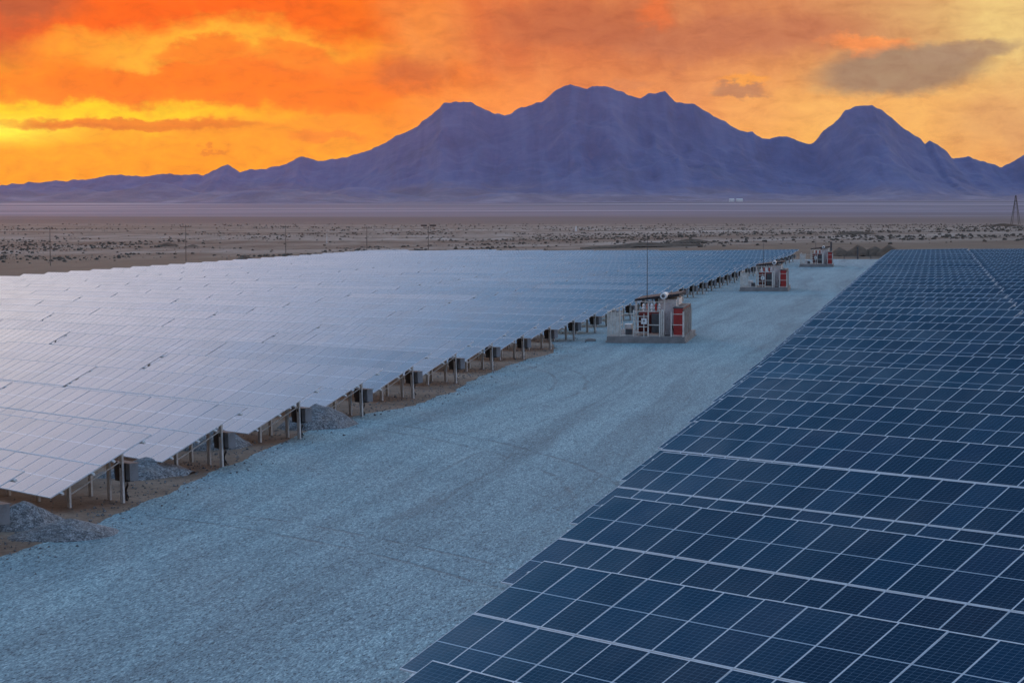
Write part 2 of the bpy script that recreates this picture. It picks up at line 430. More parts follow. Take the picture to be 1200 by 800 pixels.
def finish_panel(mb, uvs, name):
    me = mb.mesh(name, [M['panel'], M['alu'], M['backsheet']])
    a = me.uv_layers.new(name='UVMap'); b = me.uv_layers.new(name='panel_id')
    for fi, idx in uvs.items():
        p = me.polygons[fi]
        for li, c in zip(p.loop_indices, ((0, 0), (1, 0), (1, 1), (0, 1))):
            a.data[li].uv = c; b.data[li].uv = (idx[0] + .5, idx[1] + .5)
    return me
mb = MB(); uvs = {}; module_geo(mb, uvs, None, 0, 0, (0, 0)); ME_MODULE = finish_panel(mb, uvs, 'solar_panel')
def deck_mesh(n):
    mb = MB(); uvs = {}
    for i in range(n):
        for j in (0, 1): module_geo(mb, uvs, None, i * MW, j * S / 2, (i, j))
    return finish_panel(mb, uvs, 'panel_deck')
TM = Matrix.Rotation(TILT, 4, 'X')
def zdeck(yy): return H_LOW + yy * math.tan(TILT)      # underside height at horizontal offset yy
N_L, N_R = 19, 17
def purlin_mesh(n):
    mb = MB(); L_ = n * MW
    mb.box(-.13, L_ + .13, -.035, .035, -.075, -.004)
    return mb.mesh('purlin', M['galv'])
def rafter_mesh():
    mb = MB(); mb.box(-.03, .03, .35, S - .25, -.16, -.078); return mb.mesh('rafter', M['galv'])
def post_mesh(yy, w=.20, stick=0.):
    mb = MB(); top = zdeck(yy) - .16 + stick
    # channel section: web and two flanges
    mb.box(-w / 2, w / 2, yy - .006, yy + .006, -.35, top)
    mb.box(-w / 2, -w / 2 + .012, yy - .05, yy - .0065, -.35, top)
    mb.box(w / 2 - .012, w / 2, yy - .05, yy - .0065, -.35, top)
    mb.box(-w / 2, w / 2, yy - .062, yy - .0505, -.35, top)
    return mb.mesh('post', M['galv'])
YF, YB = 1.11, 3.0
ME = dict(purl={19: purlin_mesh(19), 17: purlin_mesh(17)}, rafter=rafter_mesh(), pf=post_mesh(YF), pb=post_mesh(YB), deck={19: deck_mesh(19), 17: deck_mesh(17)})
def brace_mesh():
    mb = MB(); mb.bar((0, YF + .02, .45), (0, YB - .08, 1.35), .05, .03); return mb.mesh('brace', M['galv'])
ME['brace'] = brace_mesh()
def frame_mesh(n, skip_end):
    """purlins, rafters and inner posts of a distant table as one frame"""
    mb = MB(); L_ = n * MW
    for fr in (.1, .4, .6, .9):
        Mx = Matrix.Translation((0, 0, H_LOW)) @ TM @ Matrix.Translation((0, fr * S, 0))
        mb.box(-.13, L_ + .13, -.035, .035, -.075, -.004, 0, Mx)
    for x in post_x(n):
        if skip_end and (x > L_ - 2): continue
        for yy in (YF, YB): mb.box(x - .075, x + .075, yy - .05, yy, -.35, zdeck(yy) - .16)
        mb.box(x - .03, x + .03, .35, S - .25, -.16, -.078, 0, Matrix.Translation((0, 0, H_LOW)) @ TM)
    return mb.mesh('support_frame', M['galv'])
def post_x(n):
    L_ = n * MW; k = int((L_ - 1.9) // 2.45)
    e = .95; st = (L_ - 2 * e) / max(1, round((L_ - 2 * e) / 2.45))
    return [e + i * st for i in range(int(round((L_ - 2 * e) / st)) + 1)]
ME['frame'] = {(19, False): frame_mesh(19, False), (19, True): frame_mesh(19, True), (17, False): frame_mesh(17, False)}

def inverter_meshes():
    b = MB()
    b.box(-.50, .30, -.14, .14, -.08, .54); b.box(-.62, -.501, -.10, .10, .12, .46)
    for i in range(9): b.box(-.40 + i * .075, -.385 + i * .075, .142, .19, .05, .5)
    body = b.mesh('inverter_body', M['black'])
    c = MB(); c.box(.305, .60, -.14, .12, .0, .53); c.box(.601, .63, -.16, .14, -.02, .55)
    cover = c.mesh('junction_box', M['lightbox'])
    t = MB(); t.box(-.52, .64, -.17, .20, .545, .56)
    hood = t.mesh('hood', M['lightbox'])
    w = MB()
    rnd = random.Random(3)
    for i in range(5):
        x = -.3 + i * .1
        pts = [(x, 0, .02), (x + rnd.uniform(-.05, .05), .02, -.2), (-.12 + rnd.uniform(-.08, .08), .03, -.4), (-.08 + rnd.uniform(-.14, .14), .05, -.6), (-.1 + rnd.uniform(-.1, .1), .05, -.9)]
        w.tube(pts, .022, 6)
    w.tube([(-.44, 0, .5), (-.62, 0, .45), (-.7, 0, .2), (-.55, 0, .05), (-.4, 0, .05)], .03, 6)
    cable = w.mesh('cable_bundle', M['black'])
    return body, cover, hood, cable
INV = inverter_meshes()
def mark_mesh():
    mb = MB(); mb.box(-.045, .045, YB - .078, YB - .0635, 1.15, 1.27); return mb.mesh('marker_plate', M['black'])
ME['mark'] = mark_mesh()

def proj(x, y, z):
    fx = Vector((-SA * math.cos(PITCH), CA * math.cos(PITCH), -math.sin(PITCH))); rx = Vector((CA, SA, 0)); ux = rx.cross(fx)
    P = Vector((x, y, z)); d = P.dot(fx)
    if d < .5: return (-9999, -9999, d)
    return (600 + F_PX * P.dot(rx) / d, 400 - F_PX * P.dot(ux) / d, d)

E_ = Vector((math.cos(G), -math.sin(G), 0)); N_ = Vector((math.sin(G), math.cos(G), 0))
def table_matrix(ox, oy, z0):
    e = Vector((E_.x, E_.y, SE * E_.x + SY * E_.y)).normalized(); n = Vector((N_.x, N_.y, SE * N_.x + SY * N_.y)).normalized()
    up = e.cross(n).normalized(); n = up.cross(e)
    m = Matrix((e, n, up)).transposed().to_4x4(); m.translation = (ox, oy, z0); return m

ORD = ['first', 'second', 'third', 'fourth', 'fifth', 'sixth', 'seventh', 'eighth', 'ninth', 'tenth', 'eleventh', 'twelfth', 'thirteenth', 'fourteenth', 'fifteenth', 'sixteenth', 'seventeenth', 'eighteenth', 'nineteenth', 'twentieth']
def ordn(i):
    if i < 20: return ORD[i]
    t = {2: 'twenty', 3: 'thirty', 4: 'forty'}[(i + 1) // 10]; r = (i + 1) % 10
    return {2: 'twentieth', 3: 'thirtieth', 4: 'fortieth'}[(i + 1) // 10] if r == 0 else t + '-' + ORD[r - 1]

rj = random.Random(11)
count = [0, 0, 0]
def make_table(side, k, j):
    """j counts tables away from the road; local x=0 is the table's left end seen from the front"""
    n = N_L if side == 'L' else N_R
    L_ = n * MW
    unit = 19.28 * MW if side == 'L' else 17.2 * MW + .12
    if side == 'L':
        X0, Y0 = XL, YL0 + k * PITCHY
        c = Vector((X0, Y0, 0)) - E_ * (unit * j + L_)
        gz = -8.78
    else:
        X0, Y0 = XR, YR0 + k * PITCHY
        c = Vector((X0, Y0, 0)) + E_ * (unit * j)
        gz = -9.14
    z0 = gz + SE * c.x + SY * c.y
    m = table_matrix(c.x, c.y, z0)
    corners = [m @ Vector((u * L_, v * S * math.cos(TILT), H_LOW + v * S * math.sin(TILT))) for u in (0, .5, 1) for v in (0, 1)]
    pr = [proj(*p) for p in corners]
    if all(p[0] < -150 for p in pr) or all(p[0] > 1300 for p in pr) or all(p[1] > 900 for p in pr): return None
    if side == 'L' and pr[5][1] < 292.6 : return None
    if side == 'R' and k > 37: return None
    dist = min(p[2] for p in pr)
    name = 'solar_table'
    jit = Matrix.Rotation(R(rj.gauss(0, .3)), 4, 'X') @ Matrix.Rotation(R(rj.gauss(0, .12)), 4, 'Y')
    root = empty(name); root.matrix_world = m @ jit
    rk = k + 1 if side == 'L' else k
    rw, jn = ordn(rk), ordn(j)
    if side == 'L':
        lab = f'pale lilac solar panel table, {jn} from the road in the {rw} row left of it'
        grp = 'solar tables in the pale array left of the gravel road'
    else:
        lab = f'dark blue solar panel table, {jn} from the road in the {rw} row right of it'
        grp = 'solar tables in the dark blue array right of the gravel road'
    tag(root, lab, 'solar table', grp)
    near = dist < (135 if side == 'L' else 150)
    count[0] += 1
    deckM = Matrix.Translation((0, 0, H_LOW)) @ TM
    if near:
        for i in range(n):
            for q in (0, 1):
                o = bpy.data.objects.new('solar_panel', ME_MODULE); col.objects.link(o); o.parent = root
                o.matrix_local = deckM @ Matrix.Translation((i * MW, q * S / 2, 0)) @ Matrix.Rotation(R(rj.gauss(0, .09)), 4, 'X') @ Matrix.Rotation(R(rj.gauss(0, .09)), 4, 'Y')
                count[1] += 1
        for fr in (.1, .4, .6, .9):
            o = put('purlin', ME['purl'][n], root); o.matrix_local = deckM @ Matrix.Translation((0, fr * S, 0))
        for x in post_x(n):
            put('post', ME['pf'], root, (x, 0, 0)); put('post', ME['pb'], root, (x, 0, 0))
            o = put('rafter', ME['rafter'], root); o.matrix_local = Matrix.Translation((x, 0, 0)) @ deckM
            put('brace', ME['brace'], root, (x, 0, 0))
    else:
        o = put('panel_deck', ME['deck'][n], root); o.matrix_local = deckM
        endp = side == 'L' and j == 0
        put('support_frame', ME['frame'][(n, endp)], root)
        if endp:
            x = post_x(n)[-1]
            put('post', ME['pf'], root, (x, 0, 0)); put('post', ME['pb'], root, (x, 0, 0))
            o = put('rafter', ME['rafter'], root); o.matrix_local = Matrix.Translation((x, 0, 0)) @ deckM
    if side == 'L' and j == 0:
        xe = post_x(n)[-1]
        put('post', ME['pb'], root, (xe - .95, 0, 0))
        put('marker_plate', ME['mark'], root, (xe, 0, 0))
        iv = put('inverter', INV[0], root, (xe - .30, YB + .26, .74))
        put('junction_box', INV[1], iv); put('hood', INV[2], iv); put('cable_bundle', INV[3], iv)
    return root
for k in range(-1, 42):
    for j in range(8):
        make_table('L', k, j)
for k in range(0, 38):
    for j in range(3):
        make_table('R', k, j)
print('tables', count)

# ------------------------------------------------------------------ gravel heaps
def heap(name, cx, cy, rx, ry_, h, seed, mat, label, cat, group=None, lobes=1, rot=0., rough=.25, res=44):
    rnd = random.Random(seed); vs = []; fs = []
    lob = [(0, 0, 1)] + [(rnd.uniform(-.5, .5), rnd.uniform(-.25, .25), rnd.uniform(.5, .85)) for _ in range(lobes - 1)]
    for jj in range(res + 1):
        for ii in range(res + 1):
            u, v = ii / res * 2 - 1, jj / res * 2 - 1
            hh = 0
            for lx_, ly_, lh in lob:
                r = math.hypot((u - lx_) / (1 - abs(lx_)), (v - ly_) / (1 - abs(ly_)))
                ang = noise.noise(Vector((u * 1.6 + seed, v * 1.6, lh))) * rough
                t = max(0, 1 - r * (1 + ang))
                hh = max(hh, lh * (t * (1.35 - .35 * t)) * (1 if t > .12 else t / .12))
            hh += (.05 * noise.noise(Vector((u * 5, v * 5, seed))) + .02 * noise.noise(Vector((u * 14, v * 14, seed)))) * min(1, hh * 5)
            X = cx + u * rx * math.cos(rot) - v * ry_ * math.sin(rot); Y = cy + u * rx * math.sin(rot) + v * ry_ * math.cos(rot)
            vs.append((X, Y, terrain(X, Y) - .03 + max(hh, 0) * h - (.12 if hh <= 0.002 else 0)))
    n = res + 1
    fs = [(j * n + i, j * n + i + 1, (j + 1) * n + i + 1, (j + 1) * n + i) for j in range(res) for i in range(res)]
    me = bpy.data.meshes.new(name); me.from_pydata(vs, [], fs); me.materials.append(mat)
    me.polygons.foreach_set('use_smooth', [True] * len(fs)); me.update()
    o = put(name, me)
    o.data.transform(Matrix.Translation((-cx, -cy, -terrain(cx, cy)))); o.location = (cx, cy, terrain(cx, cy))
    return tag(o, label, cat, group)
def gpt(px, py, zz=None):
    """point of the ground under a pixel of the 1200x800 photograph (fixed once, to read distances)"""
    fx = Vector((-SA * math.cos(PITCH), CA * math.cos(PITCH), -math.sin(PITCH))); rx = Vector((CA, SA, 0)); ux = rx.cross(fx)
    D = fx + rx * ((px - 600) / F_PX) - ux * ((py - 400) / F_PX)
    t = 50.; 
    lo, hi = 5., 7000.
    for _ in range(60):
        mid_ = (lo + hi) / 2; P = D * mid_
        if P.z > terrain(P.x, P.y): lo = mid_
        else: hi = mid_
    return D * lo
GP = 'heaps of grey gravel beside the left array'
p = gpt(62, 633); heap('gravel_pile', p.x, p.y + 1.2, 1.6, 1.8, .5, 3, M['pile'], 'low grey gravel heap at the road edge, bottom left corner', 'gravel pile', GP, 2)
p = gpt(2, 628); heap('gravel_pile', p.x - .3, p.y + 2.2, 1.3, 1.6, .78, 4, M['pile'], 'taller grey gravel heap cut by the left picture edge', 'gravel pile', GP, 1)
p = gpt(143, 569); heap('gravel_pile', p.x - .4, p.y + 3.4, 1.7, 1.9, .66, 5, M['pile'], 'grey gravel heap behind the end posts of the second row', 'gravel pile', GP, 2)
p = gpt(228, 531); heap('gravel_pile', p.x, p.y + 2.4, 1.5, 1.6, .85, 6, M['pile'], 'dark gravel heap mostly hidden under the third row of panels', 'gravel pile', GP, 1)
p = gpt(352, 505); heap('gravel_pile', p.x, p.y + 2.6, 1.75, 2.6, 1.0, 9, M['pile'], 'largest grey gravel heap, behind the end posts of the fourth row', 'gravel pile', GP, 1)

# soil heaps beyond the road end, berms on the plain
GS = 'brown soil heaps behind the fence at the road end'
for i, (px, w, h, lab) in enumerate([(984, 26, 7, 'brown soil heap behind the tall dark post at the road end'), (1005, 28, 9, 'brown soil heap behind the short post of the far fence'), (1025, 26, 8, 'brown soil heap right of the short post of the far fence'), (1041, 30, 9, 'brown soil heap beside the far corner of the dark blue array')]):
    p = gpt(px, 302.5); p = p * ((p.length + 22) / p.length); s_ = p.length / F_PX
    heap('soil_heap', p.x, p.y, w * s_ * .62, 5, h * s_ * 1.5, 20 + i, M['soilheap'], lab, 'soil heap', GS, 1, YAW, res=20)
for i, (px, py, w, h, lab) in enumerate([(752, 290, 130, 6, 'long dark earth berm on the plain behind the pale array'), (808, 285, 50, 5, 'short dark earth berm right of the longest one on the plain'), (1003, 275, 48, 4, 'low dark earth berm far behind the road end'), (1176, 265, 42, 3, 'flat dark earth berm at the foot of the lattice tower'), (287, 305, 22, 6, 'small dark mound behind the far left edge of the pale array'), (197, 288.5, 26, 4, 'low dark mound beside the second utility pole'), (226, 289, 14, 2.5, 'tiny dark mound right of the second utility pole')]):
    p = gpt(px, py); s_ = p.length / F_PX
    heap('earth_berm', p.x, p.y, w * s_ * .55, max(w * s_ * .14, 4), h * s_ * 1.1, 40 + i, M['soilheap'], lab, 'earth berm', 'dark earth berms scattered on the desert plain', 3, YAW, .5, 26)

# ------------------------------------------------------------------ desert scrub: uncountable, one object
def scrub():
    rnd = random.Random(5); vs = []; fs = []
    def bush(X, Y, r):
        z = terrain(X, Y); n = len(vs); m_ = 6
        for lev, (rr, hh) in enumerate(((.75, -.05), (1., .3), (.6, .72))):
            for q in range(m_):
                a = 2 * math.pi * q / m_ + lev * .5; w = r * rr * rnd.uniform(.65, 1.25)
                vs.append((X + w * math.cos(a), Y + w * math.sin(a), z + r * hh * rnd.uniform(.7, 1.2)))
        vs.append((X, Y, z + r * .85))
        for lev in (0, 1):
            for q in range(m_):
                fs.append((n + lev * m_ + q, n + lev * m_ + (q + 1) % m_, n + (lev + 1) * m_ + (q + 1) % m_, n + (lev + 1) * m_ + q))
        for q in range(m_): fs.append((n + 2 * m_ + q, n + 2 * m_ + (q + 1) % m_, n + 3 * m_))
    c = 0
    while c < 15000:
        t = rnd.random(); d = 620 * (3.9 ** t)
        lx = rnd.uniform(-.45, .45) * d
        nz = noise.noise(Vector((lx * .006, d * .006, 3))) + .6 * noise.noise(Vector((lx * .025, d * .015, 6)))
        if nz + .2 * rnd.random() < .2: 
            if rnd.random() < .93: continue
        X, Y = to_world(lx, d)
        if d < 700 and -200 < X < 120 and Y < 620: continue
        if d < 560: continue
        bush(X, Y, (.12 + .62 * rnd.random() ** 2.6) * (1 + .2 * (d / 1000))); c += 1
    me = bpy.data.meshes.new('desert_scrub'); me.from_pydata(vs, [], fs); me.materials.append(M['scrub']); me.update()
    tag(put('desert_scrub', me), 'sparse dark dry shrubs dotting the desert plain', 'scrub', kind='stuff')
scrub()

# small stones and clods on the bare soil strip along the left array
def stones():
    rnd = random.Random(8); vs = []; fs = []
    for _ in range(2600):
        y = 48 + 130 * rnd.random() ** 1.4; xl_ = road_left(y)
        x = xl_ + rnd.gauss(-.7, 1.1) if rnd.random() < .6 else xl_ - rnd.random() * 6
        r = rnd.uniform(.015, .05) * (1.6 if rnd.random() < .08 else 1); z = terrain(x, y) + r * .3 + (.018 if x > xl_ else 0); n = len(vs)
        for dx, dy, dz in ((1, 0, 0), (-1, 0, 0), (0, 1, 0), (0, -1, 0), (0, 0, .8), (0, 0, -.8)):
            vs.append((x + dx * r * rnd.uniform(.7, 1.3), y + dy * r * rnd.uniform(.7, 1.3), z + dz * r))
        fs.extend([(n + a, n + b, n + c) for a, b, c in ((0, 2, 4), (2, 1, 4), (1, 3, 4), (3, 0, 4), (2, 0, 5), (1, 2, 5), (3, 1, 5), (0, 3, 5))])
    me = bpy.data.meshes.new('loose_stones'); me.from_pydata(vs, [], fs); me.materials.append(M['pile']); me.update()
    tag(put('loose_stones', me), 'loose stones and clods strewn along the bare soil strip', 'stones', kind='stuff')
stones()

# ------------------------------------------------------------------ utility poles, posts, tower
def utility_pole(px, py, ytop, lab, head=False):
    p = gpt(px, py); s_ = p.length / F_PX; h = (py - ytop) * s_
    r = empty('utility_pole', (p.x, p.y, terrain(p.x, p.y)), YAW + .25); tag(r, lab, 'utility pole', 'utility poles across the desert plain')
    a = MB(); a.tube([(0, 0, -.3), (0, 0, h)], [.13, .09], 8); a.build('pole', M['wood'], r)
    b = MB(); b.box(-1.6, 1.6, -.18, -.06, h - .62, h - .48); b.build('crossarm', M['wood'], r)
    for x in (-1.45, -.75, .75, 1.45):
        c = MB(); c.tube([(x, -.12, h - .48), (x, -.12, h - .36), (x, -.12, h - .2)], [.09, .11, .05], 8); c.build('insulator', M['porcelain'], r)
    if head:
        c = MB(); c.box(-2.4, -.5, -.35, .05, h - .05, h + .4); c.box(.5, 2.4, -.35, .05, h - .05, h + .4); c.build('transformer', M['black'], r)
    return r
utility_pole(59, 312, 267, 'first utility pole from the left edge of the plain')
utility_pole(218, 306, 264, 'tall wooden utility pole behind the left end of the pale array')
utility_pole(335, 301, 264, 'utility pole behind the pale array, third counted from the left')
utility_pole(430, 298, 265, 'faint utility pole behind the pale array, left of the black-topped pole')
utility_pole(502, 296, 265, 'utility pole topped by two black boxes below the mountain shoulder', True)
def marker(px, py, h, lab, mat, w=.25):
    p = gpt(px, py); s_ = p.length / F_PX
    m_ = MB(); m_.tube([(0, 0, -.3), (0, 0, h * s_ * .9), (0, 0, h * s_)], [w, w, w * .6], 8); m_.box(-w * 1.5, w * 1.5, -w * 1.5, w * 1.5, -.3, .25)
    o = m_.build('marker_post', mat); o.location = (p.x, p.y, terrain(p.x, p.y)); tag(o, lab, 'marker post', 'marker posts out on the plain')
marker(675, 271, 6, 'tiny white post on the plain under the main summit', M['white'], .6)
marker(383, 285, 11, 'slim pale post between the third and fourth utility poles', M['white'], .12)
def tower(px, py, ytop):
    p = gpt(px, py); s_ = p.length / F_PX; h = (py - ytop) * s_; w = 4.5 * s_
    r = empty('lattice_tower', (p.x, p.y, terrain(p.x, p.y)), YAW); tag(r, 'tall steel lattice power tower at the right edge of the plain', 'pylon')
    for sx in (-1, 1):
        for sy in (-1, 1):
            b = MB(); b.bar((sx * w, sy * w, -.3), (sx * .3, sy * .3, h), .45); b.build('leg', M['wire'], r)
    b = MB()
    for k in range(8):
        t0, t1 = k / 8, (k + 1) / 8; a0, a1 = w * (1 - t0) + .3 * t0, w * (1 - t1) + .3 * t1
        for sy in (-1, 1):
            if k > 2:
                b.bar((-a0, sy * a0, t0 * h), (a1, sy * a1, t1 * h), .12); b.bar((a0, sy * a0, t0 * h), (-a1, sy * a1, t1 * h), .12)
                b.bar((sy * a0, -a0, t0 * h), (sy * a1, a1, t1 * h), .12)
    b.build('bracing', M['wire'], r)
    for z in (.80, .93):
        c = MB(); c.bar((-1.6, 0, z * h), (1.6, 0, z * h), .25); c.build('crossarm', M['wire'], r)
tower(1190, 263, 230)

# far white buildings at the mountain foot
for px, w, lab in ((857, 9, 'tiny bright white shed at the mountain foot, left one of the pair'), (866, 12, 'tiny bright white shed at the mountain foot, longer one of the pair')):
    d = 7150.; lx = (px - 600) / F_PX * d; X, Y = to_world(lx, d); z = (249.8 - 224.5) / F_PX * d
    z = max(mount_h(lx, d), terrain(X, Y))
    bm_ = MB(); ww = w * .3 / F_PX * d; bm_.box(-ww, ww, -12, 12, -8, 7)
    bm_.add([(-ww, -12.5, 7), (ww, -12.5, 7), (ww, 12.5, 7), (-ww, 12.5, 7), (-ww, 0, 10), (ww, 0, 10)], [(0, 1, 5, 4), (2, 3, 4, 5), (0, 4, 3), (1, 2, 5)])
    o = bm_.build('industrial_shed', M['white']); o.location = (X, Y, z); o.rotation_euler.z = YAW; tag(o, lab, 'building', 'white sheds at the mountain foot')

# fence at the road end
pA, pB = gpt(972, 303.5), gpt(1036, 303.5)
fr_ = empty('boundary_fence', (pA.x, pA.y, terrain(pA.x, pA.y))); tag(fr_, 'dark low wire fence closing the far end of the gravel road', 'fence')
dv = pB - pA; L_ = dv.length; fr_.rotation_euler.z = math.atan2(dv.y, dv.x)
sf = pA.length / F_PX
for i, (t, h, w) in enumerate(((.03, 20, .34), (.52, 14, .3), (.27, 5, .12), (.76, 5, .12), (.99, 5, .12))):
    b = MB(); b.box(t * L_ - w / 2, t * L_ + w / 2, -w / 2, w / 2, -.3, h * sf); b.build('post', M['wire'], fr_)
for z in (.25, .5, .75):
    b = MB(); b.bar((0, .2, z), (L_ + 2, .2, z), .05); b.build('wire', M['wire'], fr_)

# ------------------------------------------------------------------ transformer stations
def station():
    r = empty('transformer_station')
    W, D = 5.6, 10.5
    P0 = .42
    b = MB(); b.box(0, W, 0, D, -.6, P0); b.box(-.08, W + .08, -.08, D + .08, -.6, .1); b.build('plinth', M['concrete'], r)
    # enclosed shelter at the back with a sloping dark roof
    b = MB(); b.box(3.45, 4.75, 3.0, 8.6, P0, 3.0); b.build('shelter_wall', M['white'], r)
    b = MB()
    b.add([(1.75, 2.5, 2.86), (5.0, 2.5, 3.24), (5.0, 9.0, 3.24), (1.75, 9.0, 2.86), (1.75, 2.5, 3.02), (5.0, 2.5, 3.44), (5.0, 9.0, 3.44), (1.75, 9.0, 3.02)],
          [(0, 3, 2, 1), (4, 5, 6, 7), (0, 1, 5, 4), (1, 2, 6, 5), (2, 3, 7, 6), (3, 0, 4, 7)])
    rf = b.build('roof', M['roof'], r)
    b = MB(); b.box(1.73, 5.02, 2.46, 2.495, 2.80, 2.86); b.build('gutter', M['cream'], rf)
    for x in (1.86, 4.9):
        b = MB(); b.box(x - .06, x + .06, 2.6, 2.72, P0, 2.88 + (x - 1.75) * .105); b.build('roof_post', M['cream'], r)
    # oil transformer: tank with fins, bushings, conservator drum
    b = MB(); b.box(2.15, 3.75, 1.9, 2.9, P0 + .15, 2.15); tk = b.build('transformer_tank', M['darkred'], r)
    b = MB()
    for i in range(9): b.box(2.14 + i * .1, 2.17 + i * .1, 1.55, 1.895, P0 + .3, 1.95)
    b.build('cooling_fins', M['darkred'], tk)
    b = MB(); b.box(3.08, 3.72, 1.55, 1.893, P0 + .2, 2.0); b.build('control_cabinet', M['darkgrey'], tk)
    for i, (x, mt) in enumerate(((2.45, 'white'), (2.75, 'red'), (3.05, 'white'), (3.35, 'red'), (3.6, 'white'))):
        b = MB(); b.tube([(x, 2.1, 2.15), (x, 2.1, 2.3), (x, 2.1, 2.36), (x, 2.1, 2.48), (x, 2.1, 2.55), (x, 2.1, 2.72)], [.07, .07, .12, .07, .11, .05], 10); b.build('bushing', M[mt], tk)
    b = MB(); b.tube([(3.95, 1.15, 3.3), (3.95, 3.3, 3.3)], .23, 20); dr = b.build('conservator_drum', M['white'], r)
    b = MB(); b.tube([(3.95, 1.11, 3.3), (3.95, 1.145, 3.3)], .12, 14); b.build('gauge', M['darkgrey'], dr)
    b = MB(); b.bar((3.95, 2.2, 2.15), (3.95, 2.2, 3.05), .09); b.build('bracket', M['cream'], dr)
    # front gate: bars
    g = MB()
    for x in (1.9, 2.95, 3.78): g.box(x - .045, x + .045, .28, .37, P0, 2.32 if x != 2.95 else 2.85)
    gt = g.build('gate_frame', M['cream'], r)
    for z in (.72, 1.12, 1.50, 1.87, 2.22):
        g = MB(); g.box(1.945, 2.905, .295, .345, z - .03, z + .03); g.build('rail', M['cream'], gt)
    for z in (.50, 1.25, 2.22):
        g = MB(); g.box(2.995, 3.735, .295, .345, z - .03, z + .03); g.build('rail', M['cream'], gt)
    g = MB(); g.box(2.62, 2.68, .20, .25, P0, 2.05); g.build('stanchion', M['cream'], gt)
    g = MB(); g.box(2.46, 2.86, .14, .17, 1.32, 1.74); sg = g.build('warning_sign', M['white'], r)
    g = MB(); yy = .134
    g.add([(2.70, yy, 1.68), (2.58, yy, 1.52), (2.65, yy, 1.52), (2.60, yy, 1.38), (2.75, yy, 1.56), (2.68, yy, 1.56)], [(0, 1, 2, 5), (2, 3, 4, 5)])
    g.build('lightning_symbol', M['black'], sg)
    # cream cabinets
    g = MB(); g.box(3.80, 4.05, .9, 1.45, P0, 2.3); c1 = g.build('switch_cabinet', M['cream'], r)
    g = MB(); g.box(3.92, 3.94, .885, .899, P0 + .1, 2.2); g.build('door_seam', M['darkgrey'], c1)
    g = MB(); g.box(4.32, 4.5, 3.02, 3.19, 1.4, 1.95); g.tube([(4.4, 3.1, 1.4), (4.5, 2.9, .9), (4.7, 2.4, .46)], .035, 6); g.build('meter_box', M['darkgrey'], r)
    g = MB(); g.box(1.3, 1.75, .5, 1.1, P0, .95); g.build('battery_box', M['darkgrey'], r)
    g = MB(); g.box(.75, 1.25, 5.0, 6.2, P0, 1.05); g.build('equipment_crate', M['white'], r)
    # red container on the right and barred screens
    g = MB(); g.box(4.72, 5.38, .9, 8.4, P0, 2.42); rc = g.build('red_cabinet', M['red'], r)
    g = MB(); g.box(4.68, 5.42, .86, 8.44, 2.421, 2.50); g.build('cabinet_lid', M['darkgrey'], rc)
    g = MB(); g.box(5.381, 5.42, .98, 8.3, P0 + .05, 2.36); g.build('side_panel', M['darkgrey'], rc)
    for x in (4.62, 5.47):
        g = MB(); g.box(x - .04, x + .04, .1, .18, P0, 2.22); g.build('fence_post', M['cream'], r)
    for z in (.52, 1.28, 2.05):
        g = MB(); g.box(4.66, 5.43, .12, .16, z - .025, z + .025); g.build('fence_rail', M['cream'], r)
    for i in range(5):
        y0 = .9 + i * 1.8
        g = MB(); g.box(5.46, 5.50, y0, y0 + .05, P0, 2.25); g.build('fence_post', M['cream'], r)
    # left barred screen
    g = MB()
    for i in range(8): g.box(.115 + i * .1, .19 + i * .1, .16, .19, P0 + .08, 2.16)
    g.build('slatted_screen', M['cream'], r)
    for x in (.06, .96):
        g = MB(); g.box(x - .035, x + .035, .1, .24, P0, 2.24); g.build('fence_post', M['cream'], r)
    for z in (.5, 2.05):
        g = MB(); g.box(1.0, 1.855, .13, .18, z - .025, z + .025); g.build('fence_rail', M['cream'], r)
    for x, y_ in ((.06, 2.6), (.06, 5.2), (.06, 7.8), (.06, 10.2)):
        g = MB(); g.box(x - .035, x + .035, y_ - .035, y_ + .035, P0, 2.2); g.build('fence_post', M['cream'], r)
    for z in (.8, 1.5, 2.15):
        g = MB(); g.box(.035, .085, .25, 10.2, z - .02, z + .02); g.build('fence_rail', M['cream'], r)
    return r
st = station()
def mast(st_, h, lab=None):
    b = MB(); b.tube([(0, 0, 0), (0, 0, h * .5), (0, 0, h)], [.035, .025, .015], 6); o = b.build('lightning_mast', M['darkgrey'], st_); o.location = (2.62, 2.95, 2.9)
mast(st, 4.9)
SG = 'transformer stations standing along the gravel road'
specs = [(711, 402, 'nearest transformer station with red cabinet, roof drum and tall thin mast'), (867, 341.5, 'middle transformer station of three, beside the end of the left rows'), (937, 313, 'farthest transformer station, small beside the dark fence post')]
for i, (px, py, lab) in enumerate(specs):
    o = st if i == 0 else copy_tree(st)
    p = gpt(px, py); o.location = (p.x, p.y, terrain(p.x + 2.8, p.y + 2) + .05)
    o.rotation_euler.z = R(2)
    tag(o, lab, 'transformer station', SG)
    if i:
        for ch in list(o.children):
            if ch.name.startswith('lightning_mast'): ch.scale.z = .55
b = MB(); b.box(-.35, .35, -.3, .3, -.05, .16); b.box(-.25, .25, -.2, .2, .161, .2)
o = b.build('manhole_block', M['concrete']); p = gpt(692, 400); o.location = (p.x, p.y, terrain(p.x, p.y)); tag(o, 'small pale concrete block on the gravel left of the nearest station', 'concrete block')

